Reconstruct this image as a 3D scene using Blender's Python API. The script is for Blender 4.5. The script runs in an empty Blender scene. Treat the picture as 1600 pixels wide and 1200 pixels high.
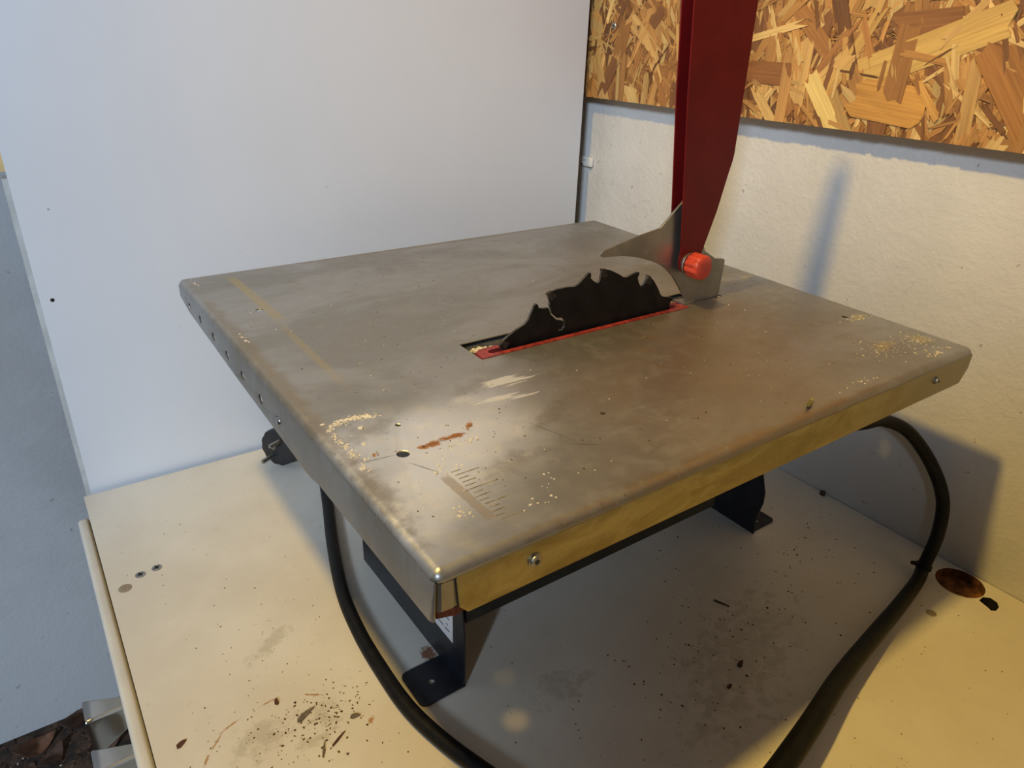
import bpy, bmesh, math, random
from mathutils import Matrix, Vector
random.seed(7)
scene = bpy.context.scene
COL = scene.collection

# ------------------------------------------------------------------ camera
cam_data = bpy.data.cameras.new('camera')
cam_data.sensor_width = 36.0
cam_data.lens = 25.433
cam_data.clip_start = 0.01
cam = bpy.data.objects.new('camera', cam_data)
COL.objects.link(cam)
RR = ((0.82356746, -0.56634426, 0.03147723), (0.22356731, 0.37510795, 0.89961752), (0.52130058, 0.73385844, -0.43554276))
M = Matrix.Identity(4)
for i in range(3):
    M[i][0] = RR[0][i]; M[i][1] = RR[1][i]; M[i][2] = -RR[2][i]
    M[i][3] = (-0.05224884, -0.8757471, 0.51142621)[i]
cam.matrix_world = M
scene.camera = cam

# ------------------------------------------------------------------ world, lights, exposure
world = bpy.data.worlds.new('world'); scene.world = world
world.use_nodes = True
wn = world.node_tree.nodes['Background']
wn.inputs['Color'].default_value = (0.92, 0.95, 1.0, 1)
wn.inputs['Strength'].default_value = 0.04

LAMP = Vector((-0.20, -0.505, 1.27))
ld = bpy.data.lights.new('work_lamp', 'SPOT')
ld.energy = 49.0
ld.color = (1.0, 0.68, 0.17)
ld.shadow_soft_size = 0.035
ld.spot_size = math.radians(104)
ld.spot_blend = 1.0
lamp = bpy.data.objects.new('work_lamp', ld); COL.objects.link(lamp)
lamp.location = LAMP
lamp.rotation_euler = Vector((0.95, -0.28, -1.27)).to_track_quat('-Z', 'Y').to_euler()

dd = bpy.data.lights.new('doorway_daylight', 'AREA')
dd.shape = 'RECTANGLE'; dd.size = 0.6; dd.size_y = 0.55
dd.energy = 190.0
dd.color = (0.60, 0.77, 1.0)
door_light = bpy.data.objects.new('doorway_daylight', dd); COL.objects.link(door_light)
door_light.location = (-2.9, -3.2, 2.0)
door_light.rotation_euler = (Vector((0.2, 0.0, 0.15)) - Vector((-2.9, -3.2, 2.0))).to_track_quat('-Z', 'Y').to_euler()

vs = scene.view_settings
vs.view_transform = 'Standard'; vs.look = 'None'; vs.gamma = 1.0
vs.use_curve_mapping = False
vs.exposure = 0.0

# ------------------------------------------------------------------ helpers
def lin(r, g, b):
    f = lambda c: (c/255/12.92) if c/255 <= 0.04045 else ((c/255+0.055)/1.055)**2.4
    return (f(r), f(g), f(b), 1.0)

def mesh_obj(name, bm, mats, parent=None, smooth=None):
    me = bpy.data.meshes.new(name)
    bmesh.ops.recalc_face_normals(bm, faces=bm.faces[:]) if smooth != 'keep' else None
    bm.to_mesh(me); bm.free()
    o = bpy.data.objects.new(name, me); COL.objects.link(o)
    for m in (mats if isinstance(mats, (list, tuple)) else [mats]):
        me.materials.append(m)
    if parent: o.parent = parent
    if smooth is True:
        for p in me.polygons: p.use_smooth = True
    elif isinstance(smooth, float):
        for p in me.polygons: p.use_smooth = True
        me.set_sharp_from_angle(angle=math.radians(smooth))
    return o

def tag(o, label, cat, group=None, kind=None):
    o['label'] = label; o['category'] = cat
    if group: o['group'] = group
    if kind: o['kind'] = kind
    return o

def struct(o, label=None, cat=None):
    o['kind'] = 'structure'
    if label: o['label'] = label
    if cat: o['category'] = cat
    return o

def empty(name, loc, rz=0.0):
    o = bpy.data.objects.new(name, None); COL.objects.link(o)
    o.location = loc; o.rotation_euler = (0, 0, rz); o.empty_display_size = 0.05
    return o

def add_box(bm, lo, hi, mi=0, bev=0.0, seg=2):
    r = bmesh.ops.create_cube(bm, size=1.0)
    vs_ = r['verts']
    for v in vs_:
        v.co = Vector([lo[i] + (v.co[i]+0.5)*(hi[i]-lo[i]) for i in range(3)])
    fs = {f for v in vs_ for f in v.link_faces}
    for f in fs: f.material_index = mi
    if bev > 0:
        es = list({e for v in vs_ for e in v.link_edges})
        bmesh.ops.bevel(bm, geom=es, offset=bev, segments=seg, profile=0.5, affect='EDGES')

def box_obj(name, lo, hi, mats, parent=None, bev=0.0, seg=2):
    bm = bmesh.new(); add_box(bm, lo, hi, 0, bev, seg)
    return mesh_obj(name, bm, mats, parent, 35.0 if bev else None)

def prism(bm, pts, axis, a, b, mi=0):
    """extrude a 2-D outline along an axis; pts are the two other coordinates in xyz order"""
    def mk(p, t):
        c = list(p); c.insert(axis, t); return Vector(c)
    va = [bm.verts.new(mk(p, a)) for p in pts]
    vb = [bm.verts.new(mk(p, b)) for p in pts]
    f1 = bm.faces.new(va); f2 = bm.faces.new(vb[::-1])
    fs = [f1, f2]
    n = len(pts)
    for i in range(n):
        fs.append(bm.faces.new((va[(i+1) % n], va[i], vb[i], vb[(i+1) % n])))
    for f in fs: f.material_index = mi
    return fs

def filled(bm, loops, mp, mi=0):
    """planar face from an outer loop and hole loops"""
    edges = []; out = []
    for lp in loops:
        vsn = [bm.verts.new(mp(p)) for p in lp]
        out.append(vsn)
        for i in range(len(vsn)):
            edges.append(bm.edges.new((vsn[i], vsn[(i+1) % len(vsn)])))
    r = bmesh.ops.triangle_fill(bm, use_beauty=True, use_dissolve=False, edges=edges)
    for g in r['geom']:
        if isinstance(g, bmesh.types.BMFace): g.material_index = mi
    return out

def circ(cx, cy, r, n=20, ry=None, a0=0.0):
    ry = ry or r
    return [(cx + r*math.cos(a0 + 2*math.pi*i/n), cy + ry*math.sin(a0 + 2*math.pi*i/n)) for i in range(n)]

def lathe(bm, prof, origin, axis, n=32, mi=0, lobes=0, depth=0.0):
    """prof = [(radius, distance along axis, lobe weight)]"""
    ax = Vector(axis).normalized()
    q = ax.to_track_quat('Z', 'Y'); org = Vector(origin)
    rings = []
    for p in prof:
        r, h = p[0], p[1]; w = p[2] if len(p) > 2 else 0
        ring = []
        for i in range(n):
            t = 2*math.pi*i/n
            rr = r*(1 - depth*w*(0.5+0.5*math.cos(lobes*t))**1.5) if lobes else r
            ring.append(bm.verts.new(org + q @ Vector((rr*math.cos(t), rr*math.sin(t), h))))
        rings.append(ring)
    for a, b in zip(rings, rings[1:]):
        for i in range(n):
            f = bm.faces.new((a[i], a[(i+1) % n], b[(i+1) % n], b[i])); f.material_index = mi
    for ring, rev in ((rings[0], True), (rings[-1], False)):
        f = bm.faces.new(ring[::-1] if rev else ring); f.material_index = mi

def catmull(pts, n=10):
    P = [Vector(p) for p in pts]; P = [2*P[0]-P[1]] + P + [2*P[-1]-P[-2]]
    out = []
    for i in range(1, len(P)-2):
        for k in range(n):
            t = k/n
            out.append(0.5*((2*P[i]) + (P[i+1]-P[i-1])*t + (2*P[i-1]-5*P[i]+4*P[i+1]-P[i+2])*t*t + (3*P[i]-P[i-1]-3*P[i+1]+P[i+2])*t**3))
    out.append(P[-2]); return out

def tube(bm, pts, radii, n=16, mi=0):
    rings = []
    up = Vector((0, 0, 1))
    for i, p in enumerate(pts):
        d = (pts[min(i+1, len(pts)-1)] - pts[max(i-1, 0)]).normalized()
        x = d.cross(up)
        if x.length < 1e-4: x = d.cross(Vector((0, 1, 0)))
        x.normalize(); y = x.cross(d)
        r = radii[i] if isinstance(radii, list) else radii
        rings.append([bm.verts.new(p + r*(math.cos(2*math.pi*k/n)*x + math.sin(2*math.pi*k/n)*y)) for k in range(n)])
    for a, b in zip(rings, rings[1:]):
        for i in range(n):
            bm.faces.new((a[i], a[(i+1) % n], b[(i+1) % n], b[i])).material_index = mi
    bm.faces.new(rings[0][::-1]).material_index = mi; bm.faces.new(rings[-1]).material_index = mi

# ------------------------------------------------------------------ materials
class NT:
    def __init__(s, name):
        s.m = bpy.data.materials.new(name); s.m.use_nodes = True
        s.t = s.m.node_tree; s.n = s.t.nodes; s.b = s.n['Principled BSDF']
        s.tc = s.n.new('ShaderNodeTexCoord'); s.co = s.tc.outputs['Object']
    def lk(s, a, b): s.t.links.new(a, b)
    def mapping(s, scale=(1, 1, 1), loc=(0, 0, 0), rot=(0, 0, 0), typ='POINT', src=None):
        n = s.n.new('ShaderNodeMapping'); n.vector_type = typ
        n.inputs['Location'].default_value = loc; n.inputs['Rotation'].default_value = rot; n.inputs['Scale'].default_value = scale
        s.lk(src or s.co, n.inputs['Vector']); return n.outputs[0]
    def noise(s, scale, detail=4, rough=0.55, src=None, dist=0.0):
        n = s.n.new('ShaderNodeTexNoise'); n.inputs['Scale'].default_value = scale
        n.inputs['Detail'].default_value = detail; n.inputs['Roughness'].default_value = rough
        n.inputs['Distortion'].default_value = dist
        s.lk(src or s.co, n.inputs['Vector']); return n.outputs['Fac']
    def voro(s, scale, src=None, feature='F1'):
        n = s.n.new('ShaderNodeTexVoronoi'); n.inputs['Scale'].default_value = scale; n.feature = feature
        s.lk(src or s.co, n.inputs['Vector']); return n.outputs['Distance']
    def rng(s, v, a, b, c=0.0, d=1.0):
        n = s.n.new('ShaderNodeMapRange'); n.interpolation_type = 'SMOOTHSTEP'
        s.lk(v, n.inputs['Value'])
        for k, x in zip(('From Min', 'From Max', 'To Min', 'To Max'), (a, b, c, d)): n.inputs[k].default_value = x
        return n.outputs['Result']
    def math(s, op, a, b=None):
        n = s.n.new('ShaderNodeMath'); n.operation = op
        for i, x in enumerate((a, b)):
            if x is None: continue
            if isinstance(x, (int, float)): n.inputs[i].default_value = x
            else: s.lk(x, n.inputs[i])
        return n.outputs[0]
    def mix(s, fac, a, b, mode='MIX'):
        n = s.n.new('ShaderNodeMix'); n.data_type = 'RGBA'; n.blend_type = mode
        for k, x in ((0, fac), (6, a), (7, b)):
            if isinstance(x, (int, float)): n.inputs[k].default_value = x
            elif isinstance(x, tuple): n.inputs[k].default_value = x
            else: s.lk(x, n.inputs[k])
        return n.outputs[2]
    def bump(s, h, strength=0.2, dist=0.001):
        n = s.n.new('ShaderNodeBump'); n.inputs['Strength'].default_value = strength; n.inputs['Distance'].default_value = dist
        s.lk(h, n.inputs['Height']); s.lk(n.outputs[0], s.b.inputs['Normal'])
    def put(s, k, v):
        if isinstance(v, (int, float, tuple)): s.b.inputs[k].default_value = v
        else: s.lk(v, s.b.inputs[k])
    def mark(s, col, cx, cy, ang, hl, hw, color, strength, nz, amp=1.0, edge=0.5, rect=False, zs=50):
        """a stain with an outline of its own: ellipse broken up by noise"""
        v = s.mapping((hl, hw, zs), (cx, cy, 0), (0, 0, ang), 'TEXTURE')
        ln = s.n.new('ShaderNodeVectorMath'); ln.operation = 'LENGTH'; s.lk(v, ln.inputs[0])
        base = ln.outputs['Value']
        if rect:
            sp = s.n.new('ShaderNodeSeparateXYZ'); s.lk(v, sp.inputs[0])
            base = s.math('MAXIMUM', s.math('ABSOLUTE', sp.outputs[0]), s.math('ABSOLUTE', sp.outputs[1]))
        d = s.math('ADD', base, s.math('MULTIPLY', s.math('SUBTRACT', nz, 0.5), amp*2))
        return s.mix(s.rng(d, 1.0, 1.0-edge, 0.0, strength), col, color)

def simple(name, color, rough=0.5, metal=0.0, var=0.12, scale=30, bump=0.0, bscale=200, spec=0.5):
    k = NT(name)
    n = k.noise(scale, 5)
    k.put('Base Color', k.mix(k.rng(n, 0.35, 0.65), tuple(c*(1-var) for c in color[:3])+(1,), tuple(min(1, c*(1+var)) for c in color[:3])+(1,)))
    k.put('Roughness', rough); k.put('Metallic', metal); k.put('Specular IOR Level', spec)
    if bump: k.bump(k.noise(bscale, 3), bump)
    return k.m

# galvanised table top
def mat_tabletop():
    k = NT('worn_galvanised_steel')
    brushed = k.noise(14, 6, 0.6, k.mapping((3, 26, 10)))
    cloud = k.noise(7, 5, 0.6, k.mapping((1, 1.8, 1), (3, 1, 0)), 0.6)
    fine = k.noise(260, 3, 0.6)
    mid = k.noise(60, 4, 0.65)
    col = k.mix(k.rng(cloud, 0.38, 0.64), (0.31, 0.30, 0.28, 1), (0.40, 0.39, 0.375, 1))
    col = k.mix(k.rng(brushed, 0.4, 0.72, 0, 0.22), col, (0.30, 0.27, 0.22, 1))
    # broad brown tone over the middle of the plate, paler patch front left
    haze = k.noise(9, 4, 0.5, k.mapping((1, 1, 1), (7, 2, 0)))
    col = k.mark(col, 0.36, -0.36, 0.15, 0.27, 0.19, (0.30, 0.215, 0.135, 1), 0.50, haze, 0.7, 0.9)
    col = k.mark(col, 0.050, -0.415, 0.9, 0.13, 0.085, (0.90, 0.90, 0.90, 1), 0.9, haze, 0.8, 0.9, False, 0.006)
    col = k.mix(k.rng(k.noise(24, 6, 0.7), 0.60, 0.78, 0, 0.45), col, (0.19, 0.17, 0.14, 1))
    # stains
    nz, nz2 = mid, k.noise(150, 3, 0.6)
    streak = k.noise(60, 3, 0.6, k.mapping((0.5, 5, 1), (0, 0, 0), (0, 0, 0.35)))
    Y = (0.52, 0.40, 0.17, 1); RU = (0.56, 0.22, 0.035, 1); WH = (0.92, 0.88, 0.76, 1); DK = (0.10, 0.085, 0.06, 1); BG = (0.42, 0.33, 0.22, 1)
    rough_w = []
    col = k.mark(col, 0.047, -0.085, math.pi/2+0.03, 0.075, 0.0052, Y, 0.55, fine, 0.25, 0.3, True)
    col = k.mark(col, 0.045, -0.225, math.pi/2, 0.085, 0.0044, Y, 0.36, nz, 0.5, 0.6, True)
    for a in ((0.060, -0.3945, 0.05, 0.012, 0.0035), (0.075, -0.394, 0.0, 0.010, 0.003), (0.0885, -0.388, 0.75, 0.008, 0.0024), (0.0223, -0.3885, 1.2, 0.0045, 0.0016)):
        col = k.mark(col, *a, RU, 0.95, nz2, 1.5, 0.5)
        col = k.mark(col, a[0]+0.002, a[1], a[2], a[3]*0.8, a[4]*0.6, (0.22, 0.08, 0.02, 1), 0.45, fine, 1.8, 0.5)
    for a in ((0.150, -0.346, -0.12, 0.024, 0.006), (0.128, -0.366, -0.22, 0.022, 0.0045)):
        col = k.mark(col, *a, WH, 0.9, streak, 1.8, 0.35)
    col = k.mark(col, 0.106, -0.355, -0.2, 0.014, 0.008, WH, 0.42, nz, 0.7, 0.8)
    col = k.mark(col, 0.047, -0.452, math.pi/2+0.03, 0.027, 0.0036, BG, 0.6, nz2, 0.35, 0.25, True)
    col = k.mark(col, 0.1764, -0.4203, 0, 0.003, 0.0026, DK, 0.95, nz2, 0.6)
    for a in ((0.008, -0.43, 1.5, 0.05, 0.012), (0.125, -0.34, 0.3, 0.03, 0.012), (0.15, -0.40, 0.5, 0.035, 0.01), (0.085, -0.44, 0.2, 0.04, 0.012), (0.03, -0.36, 0.4, 0.03, 0.012), (0.41, -0.335, 0.1, 0.03, 0.012)):
        col = k.mark(col, *a, (0.24, 0.19, 0.125, 1), 0.42, nz, 1.3, 0.9)
    for a in ((0.300, -0.338, -0.9, 0.016, 0.005), (0.280, -0.360, -1.0, 0.016, 0.003), (0.267, -0.385, -1.2, 0.014, 0.0022)):
        col = k.mark(col, *a, (0.36, 0.27, 0.17, 1), 0.7, nz2, 1.2, 0.6)
    for a in ((0.511, -0.405, 0.2, 0.016, 0.006), (0.510, -0.464, 1.0, 0.013, 0.010), (0.515, -0.272, 0.3, 0.014, 0.006), (0.465, -0.455, 0.2, 0.02, 0.008)):
        col = k.mark(col, *a, (0.52, 0.42, 0.18, 1), 0.7, nz2, 1.4, 0.7)
    for a in ((0.023, -0.393, -0.13, 0.013, 0.0006), (0.041, -0.415, -1.08, 0.014, 0.0006), (0.131, -0.42, -1.25, 0.022, 0.0005), (0.14, -0.445, -0.6, 0.012, 0.0005)):
        col = k.mark(col, *a, DK, 0.7, nz2, 0.3, 0.6)
    # grime along the rolled edges, fine dark specks, light scratches
    for a in ((0.006, -0.25, math.pi/2, 0.27, 0.012), (0.27, -0.499, 0.0, 0.29, 0.012), (0.30, -0.006, 0.0, 0.3, 0.008)):
        col = k.mark(col, *a, (0.29, 0.225, 0.135, 1), 0.65, nz, 0.9, 0.8)
    col = k.mix(k.rng(k.noise(330, 2, 0.5), 0.70, 0.76, 0, 0.8), col, DK)
    scr_ = k.noise(90, 3, 0.6, k.mapping((0.35, 6, 1), (2, 0, 0), (0, 0, 0.5)))
    col = k.mix(k.rng(scr_, 0.70, 0.80, 0, 0.5), col, (0.58, 0.56, 0.50, 1))
    col = k.mix(k.rng(fine, 0.62, 0.75, 0, 0.35), col, (0.60, 0.56, 0.46, 1))
    k.put('Base Color', col)
    k.put('Metallic', 0.80)
    k.put('Roughness', k.math('ADD', k.rng(cloud, 0.3, 0.7, 0.45, 0.39), k.rng(mid, 0.4, 0.8, -0.04, 0.12)))
    k.bump(k.math('ADD', k.math('MULTIPLY', cloud, 1.0), k.math('MULTIPLY', brushed, 0.25)), 0.10, 0.003)
    return k.m

def mat_worktop():
    k = NT('cream_laminate')
    cloud = k.noise(6, 5, 0.6); mid = k.noise(70, 5, 0.7); fine = k.noise(240, 3)
    col = k.mix(k.rng(cloud, 0.35, 0.65), (0.68, 0.61, 0.50, 1), (0.76, 0.70, 0.59, 1))
    col = k.mix(k.rng(mid, 0.60, 0.80, 0, 0.45), col, (0.42, 0.35, 0.24, 1))
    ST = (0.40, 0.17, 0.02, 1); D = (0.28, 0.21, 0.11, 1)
    for a in ((0.0705, -0.4275, -0.6, 0.011, 0.0013), (0.0345, -0.4145, 0.1, 0.009, 0.0014), (-0.021, -0.443, 0.95, 0.007, 0.0016), (-0.010, -0.430, 0.8, 0.009, 0.0012), (0.004, -0.420, 0.3, 0.010, 0.0011), (0.101, -0.477, 0.8, 0.005, 0.003)):
        col = k.mark(col, *a, ST, 0.85, fine, 0.9, 0.6)
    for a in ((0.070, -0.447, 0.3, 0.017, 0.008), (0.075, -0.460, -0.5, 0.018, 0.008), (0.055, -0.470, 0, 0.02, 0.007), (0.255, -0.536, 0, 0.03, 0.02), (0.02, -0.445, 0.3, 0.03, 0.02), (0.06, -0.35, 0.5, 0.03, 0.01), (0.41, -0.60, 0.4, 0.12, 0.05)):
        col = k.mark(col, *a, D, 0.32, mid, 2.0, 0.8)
    for a in ((0.1735, -0.4385, 0.9, 0.012, 0.008),):
        col = k.mark(col, *a, (0.22, 0.06, 0.015, 1), 0.9, mid, 1.6, 0.5)
    k.put('Base Color', col); k.put('Roughness', k.rng(mid, 0.3, 0.8, 0.36, 0.6)); k.bump(fine, 0.05, 0.0005)
    return k.m

def mat_wall(name, c0, c1, scuff, bumpy=0.5):
    k = NT(name)
    cloud = k.noise(3, 6, 0.6); mid = k.noise(48, 6, 0.7); fine = k.noise(190, 4, 0.6)
    col = k.mix(k.rng(cloud, 0.35, 0.65), c0, c1)
    scr = k.noise(22, 5, 0.7, k.mapping((1, 1, 1), (5, 3, 1)), 1.2)
    col = k.mix(k.rng(scr, 0.65, 0.76, 0, scuff), col, (0.33, 0.30, 0.27, 1))
    col = k.mix(k.rng(k.noise(95, 3, 0.5), 0.71, 0.77, 0, 0.6), col, (0.20, 0.17, 0.15, 1))
    ln_ = k.noise(40, 3, 0.6, k.mapping((1, 1, 7), (1, 4, 2), (0.5, 0.5, 0.6)))
    col = k.mix(k.rng(ln_, 0.70, 0.78, 0, 0.5), col, (0.30, 0.27, 0.25, 1))
    k.put('Base Color', col); k.put('Roughness', 0.75)
    vor = k.voro(26)
    k.bump(k.math('ADD', k.math('ADD', mid, k.math('MULTIPLY', fine, 0.5)), k.math('MULTIPLY', vor, 0.25)), bumpy, 0.002)
    return k

def mat_osb():
    k = NT('oriented_strand_board')
    at = k.n.new('ShaderNodeAttribute'); at.attribute_name = 'strand_color'
    uv = k.tc.outputs['UV']
    g1 = k.noise(1, 4, 0.6, k.mapping((14, 420, 1), src=uv)); g2 = k.noise(1, 3, 0.5, k.mapping((60, 160, 1), src=uv))
    col = k.mix(k.rng(g1, 0.35, 0.7, 0.0, 0.42), at.outputs['Color'], k.mix(1.0, at.outputs['Color'], (0.42, 0.32, 0.22, 1), 'MULTIPLY'))
    col = k.mix(k.rng(g2, 0.66, 0.8, 0.0, 0.5), col, (0.20, 0.10, 0.04, 1))
    k.put('Base Color', col); k.put('Roughness', 0.62)
    k.bump(g1, 0.3, 0.0006)
    return k.m

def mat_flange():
    k = NT('flange_painted_reflection')  # gold tint paints in the reflection of the lit bench, greyer towards the right
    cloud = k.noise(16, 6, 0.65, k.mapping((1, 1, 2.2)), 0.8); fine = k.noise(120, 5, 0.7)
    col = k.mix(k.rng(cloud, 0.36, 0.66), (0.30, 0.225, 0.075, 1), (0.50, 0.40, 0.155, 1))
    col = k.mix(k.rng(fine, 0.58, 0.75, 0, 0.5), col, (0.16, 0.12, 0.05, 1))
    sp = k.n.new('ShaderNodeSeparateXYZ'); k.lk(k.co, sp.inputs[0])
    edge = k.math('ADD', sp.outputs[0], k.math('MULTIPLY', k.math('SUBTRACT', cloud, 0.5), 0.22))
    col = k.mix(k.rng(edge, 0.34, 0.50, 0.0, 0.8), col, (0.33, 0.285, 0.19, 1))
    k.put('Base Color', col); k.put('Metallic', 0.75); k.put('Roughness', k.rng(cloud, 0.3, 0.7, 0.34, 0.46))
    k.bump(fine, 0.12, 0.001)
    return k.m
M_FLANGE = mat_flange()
M_INNER = simple('inner_steel_painted_shade', (0.10, 0.095, 0.09, 1), 0.6, 0.5, 0.3, 60)  # inner faces coloured dark, painting shade into the flange holes
M_TOP = mat_tabletop(); M_BENCH = mat_worktop(); M_OSB = mat_osb()
_w = mat_wall('painted_rough_wall', (0.57, 0.535, 0.49, 1), (0.655, 0.615, 0.565, 1), 0.45, 0.7); M_WALLR = _w.m
_w = mat_wall('grey_painted_wall', (0.36, 0.35, 0.34, 1), (0.46, 0.45, 0.44, 1), 0.5, 0.35)
M_WALLB = _w.m
M_PANEL = simple('white_melamine', (0.74, 0.73, 0.73, 1), 0.42, 0, 0.02, 4, 0.03, 300)
M_EDGE = simple('grey_board_edge', lin(190, 186, 178), 0.6, 0, 0.08, 40)
M_BATTEN = simple('pale_batten_wood', lin(214, 182, 122), 0.6, 0, 0.12, 60)
M_DARKLINE = simple('dark_raw_edge', lin(88, 68, 44), 0.8, 0, 0.2, 80)
M_CARC = simple('cream_door_laminate', lin(214, 206, 190), 0.4, 0, 0.04, 20)
M_CHROME = simple('brushed_nickel', (0.50, 0.47, 0.43, 1), 0.24, 1.0, 0.04, 40)
M_SCREW = simple('zinc_screw', (0.40, 0.38, 0.34, 1), 0.42, 1.0, 0.15, 300)
M_SCREWD = simple('dark_screw_recess', (0.03, 0.028, 0.025, 1), 0.6, 0.3, 0.2, 300)
M_PLUGDISC = simple('beige_cover_cap', lin(150, 135, 112), 0.5, 0, 0.1, 90)
M_CHIPB = simple('chipboard_core', lin(122, 76, 38), 0.85, 0, 0.5, 120, 0.5, 250)
M_HOLE = simple('dark_hole', (0.012, 0.010, 0.008, 1), 0.9, 0, 0.2, 60)
M_BLACK = simple('black_painted_steel', (0.012, 0.013, 0.018, 1), 0.38, 0.0, 0.3, 60, 0.1, 300)
M_HOUS = simple('black_plastic_housing', (0.012, 0.013, 0.012, 1), 0.5, 0.0, 0.3, 40)
M_DECK = simple('dusty_grey_plate', (0.06, 0.062, 0.066, 1), 0.55, 0.2, 0.4, 120)
M_LABEL = simple('white_sticker', (0.72, 0.72, 0.73, 1), 0.45, 0, 0.04, 50)
M_INK = simple('grey_print', (0.10, 0.10, 0.11, 1), 0.6, 0, 0.1, 100)
M_RUBBER = simple('black_rubber', (0.0055, 0.0048, 0.0044, 1), 0.5, 0, 0.4, 90, 0.12, 400, 0.22)
M_PLASTIC = simple('black_moulded_plug', (0.016, 0.015, 0.015, 1), 0.45, 0, 0.25, 60)
M_BLADE = simple('blackened_blade_steel', (0.006, 0.0048, 0.0036, 1), 0.55, 0.0, 0.5, 60, 0.1, 200, 0.25)
M_TIP = simple('dirty_carbide', (0.040, 0.030, 0.020, 1), 0.5, 0.2, 0.5, 300, 0, 200, 0.3)
M_KNIFE = simple('plain_steel_plate', (0.30, 0.29, 0.265, 1), 0.36, 0.9, 0.16, 26, 0.05, 300)
M_RED = simple('dark_red_enamel', (0.122, 0.0045, 0.0045, 1), 0.46, 0, 0.10, 30, 0.06, 500, 0.22)
M_REDK = simple('bright_red_plastic', (0.50, 0.050, 0.024, 1), 0.48, 0, 0.15, 90)
M_REDI = simple('worn_red_plastic', (0.24, 0.028, 0.022, 1), 0.45, 0, 0.35, 140)
M_SAW = simple('sawdust_crumb', lin(206, 194, 162), 0.85, 0, 0.25, 300)
M_GLUE = simple('dried_glue', lin(206, 198, 184), 0.6, 0, 0.12, 300)
M_CRUMB = simple('dark_wood_crumb', lin(84, 60, 34), 0.85, 0, 0.45, 300)
M_CHIP1 = simple('brown_chip', lin(86, 52, 28), 0.8, 0, 0.3, 200)
M_CHIP2 = simple('grey_chip', lin(112, 98, 80), 0.8, 0, 0.25, 200)
M_GREEN = simple('yellow_green_shaving', lin(122, 114, 62), 0.6, 0, 0.3, 300)
M_SOIL = simple('dark_soil', lin(58, 42, 30), 0.95, 0, 0.6, 60, 0.8, 90)
M_LEAF = simple('dead_leaf_brown', lin(98, 64, 42), 0.75, 0, 0.35, 80)
M_LEAF2 = simple('dead_leaf_dark', lin(72, 48, 34), 0.75, 0, 0.35, 80)
M_CLIP = simple('white_plastic_clip', lin(214, 208, 198), 0.5, 0, 0.06, 60)
M_RUST = simple('rust', lin(110, 52, 22), 0.85, 0.1, 0.35, 200)

# ------------------------------------------------------------------ the setting
XW = 0.7219; FLOOR = -0.4216; YBACK = 0.10
struct(box_obj('floor', (-3, -3, FLOOR-0.05), (XW+0.1, YBACK+0.1, FLOOR), M_SOIL), 'dark dirt floor strewn with dead leaves', 'floor')
struct(box_obj('wall_back', (-3, YBACK, FLOOR-0.05), (XW+0.1, YBACK+0.1, 2.2), M_WALLB), 'grey painted wall behind the white panel', 'wall')
struct(box_obj('wall_right', (XW, -3, FLOOR-0.05), (XW+0.1, YBACK, 2.2), M_WALLR), 'rough white painted wall right of the saw', 'wall')

struct(box_obj('daylight_blocker_wall', (-1.40, -1.9, FLOOR-0.05), (XW, -1.8, 1.12), M_WALLB), 'grey half height wall added unseen behind the viewer to block daylight', 'wall')  # added out of view to keep daylight from reaching under the saw table

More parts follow.
